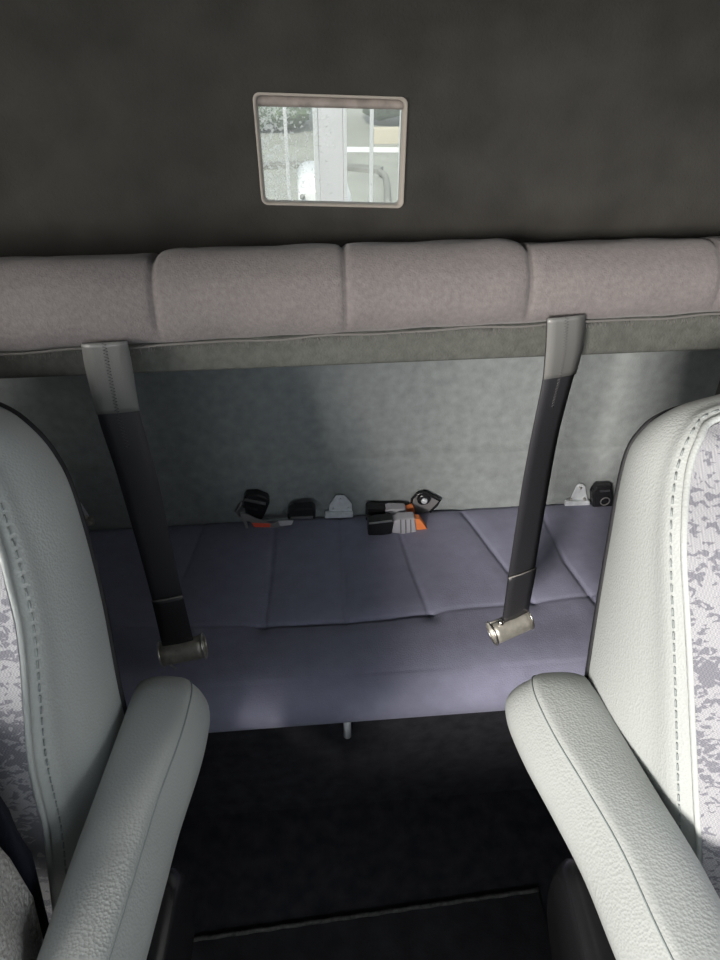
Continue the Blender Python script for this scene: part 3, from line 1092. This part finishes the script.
# ------------------------------------------------------------------ outside, behind the rear window
GZ = -1.1
bm = bmesh.new(); box(bm, (-14, 1.6, GZ - 0.1), (14, 40, GZ))
struct(link('ground', bm, M['concrete'], smooth=False))
HY = 2.2
hb = thing('headboard', (at_y(330, 150, HY).x, HY, 0.55), 'white slatted headboard standing behind the rear window', 'headboard')
zt_, zb_ = 1.75, 0.55
def bar(name, pxa, pxb, m, d=0.03, yy=HY):
    a = at_y(pxa, 150, yy).x; b = at_y(pxb, 150, yy).x
    bm = bmesh.new(); box(bm, (a, yy, zb_), (b, yy + d, zt_))
    return link(name, bm, m, hb, smooth=False, bevel=0.002)
for a, b in ((285, 288.5), (314, 318.5), (343.5, 347), (370.5, 373.5), (255, 258.5), (400, 403.5)):
    bar('bar', a, b, M['white_paint'])
bar('panel', 319, 343, M['grey_paint'], 0.02, HY + 0.006)
bm = bmesh.new()
xa, xb = at_y(235, 150, HY).x, at_y(425, 150, HY).x
box(bm, (xa, HY + 0.002, zt_), (xb, HY + 0.035, zt_ + 0.06))
link('rail', bm, M['white_paint'], hb, smooth=False, bevel=0.003)
bm = bmesh.new()
box(bm, (xa, HY + 0.002, zb_ - 0.06), (xb, HY + 0.035, zb_))
link('rail', bm, M['white_paint'], hb, smooth=False, bevel=0.003)
# rounded white box behind the panel
TY = 2.7
a, b = at_y(298, 188, TY), at_y(352, 210, TY)
tk = thing('white_box', ((a.x + b.x) / 2, TY + 0.2, b.z - 0.5), 'rounded white box standing low behind the headboard', 'box')
bm = bmesh.new()
rows = []
for yy, g_ in ((TY, 0.02), (TY + 0.02, 0.0), (TY + 0.4, 0.0)):
    rows.append([(x, yy, z) for x, z in round_rect(a.x + g_, b.x - g_, GZ, a.z - g_, 0.05)])
loft(bm, rows, closed=True, caps=True)
link('body', bm, M['white_paint'], tk)
p = at_y(302.5, 196.5, TY)
bm = bmesh.new(); cyl(bm, p + Vector((0, 0.001, 0)), p + Vector((0, -0.012, 0)), 0.009)
link('dark_cap', bm, M['dark_stone'], tk)
# hedge, low wall, painted line, kerb, hose
def hedge(x0, x1, y, h, seed, label):
    rr = random.Random(seed)
    bm = bmesh.new()
    for k in range(260):
        c = Vector((rr.uniform(x0, x1), y + rr.uniform(0, 0.9), GZ + rr.uniform(0.2, h)))
        vs = bmesh.ops.create_icosphere(bm, subdivisions=1, radius=rr.uniform(0.18, 0.4))['verts']
        for v in vs:
            v.co = v.co * rr.uniform(0.75, 1.2) + c
    o = link('hedge', bm, M['leaf'], smooth=False, origin=Vector(((x0 + x1) / 2, y, GZ)))
    tag(o, label, 'hedge')
g1 = at_z(262, 131, GZ); g2 = at_z(316, 131, GZ)
hedge(g1.x - 2.5, g2.x - 0.25, g1.y - 0.3, 2.4, 3, 'dark green hedge seen through the left part of the rear window')
g3 = at_z(347, 134, GZ); g4 = at_z(405, 134, GZ)
hedge(g3.x + 0.3, g4.x + 2.5, g3.y + 0.35, 2.2, 4, 'dark green hedge seen through the right part of the rear window')
q0, q1 = at_z(374, 144, GZ), at_z(420, 144, GZ)
bm = bmesh.new(); box(bm, (q0.x, q0.y, GZ), (q1.x + 2, q0.y + 0.2, GZ + 0.22))
tag(link('low_wall', bm, M['sand_wall'], smooth=False, origin=Vector((q0.x, q0.y, GZ))), 'low sand coloured wall in front of the right hedge', 'wall')
def strip(name, pa, pb, w, h, m, label, cat):
    a, b = at_z(*pa, GZ), at_z(*pb, GZ)
    d = (b - a).normalized(); nn = Vector((-d.y, d.x, 0))
    bm = bmesh.new()
    obox(bm, (a + b) / 2 + Vector((0, 0, h / 2)), (b - a) / 2, nn * w / 2, Vector((0, 0, h / 2)))
    tag(link(name, bm, m, smooth=False, origin=(a + b) / 2), label, cat)
strip('painted_line', (345, 149.5), (410, 150), 0.35, 0.004, M['white_paint'], 'white line painted across the pale ground outside', 'line')
strip('kerb', (250, 168), (316, 166.5), 0.22, 0.06, M['dark_stone'], 'dark weathered kerb across the ground, left half of window', 'kerb')
strip('kerb', (345, 169), (381, 172), 0.22, 0.06, M['dark_stone'], 'dark weathered kerb across the ground, right half of window', 'kerb')
bm = bmesh.new()
tube(bm, catmull([at_z(380, 172, GZ + .05), at_z(385, 176, GZ + .05), at_z(387, 186, GZ + .05), at_z(387.5, 206, GZ + .05)], 8), 0.045, 8)
o = link('hose', bm, M['dark_stone'], origin=at_z(387, 186, GZ))
tag(o, 'dark hose curving over the pale ground outside', 'hose')
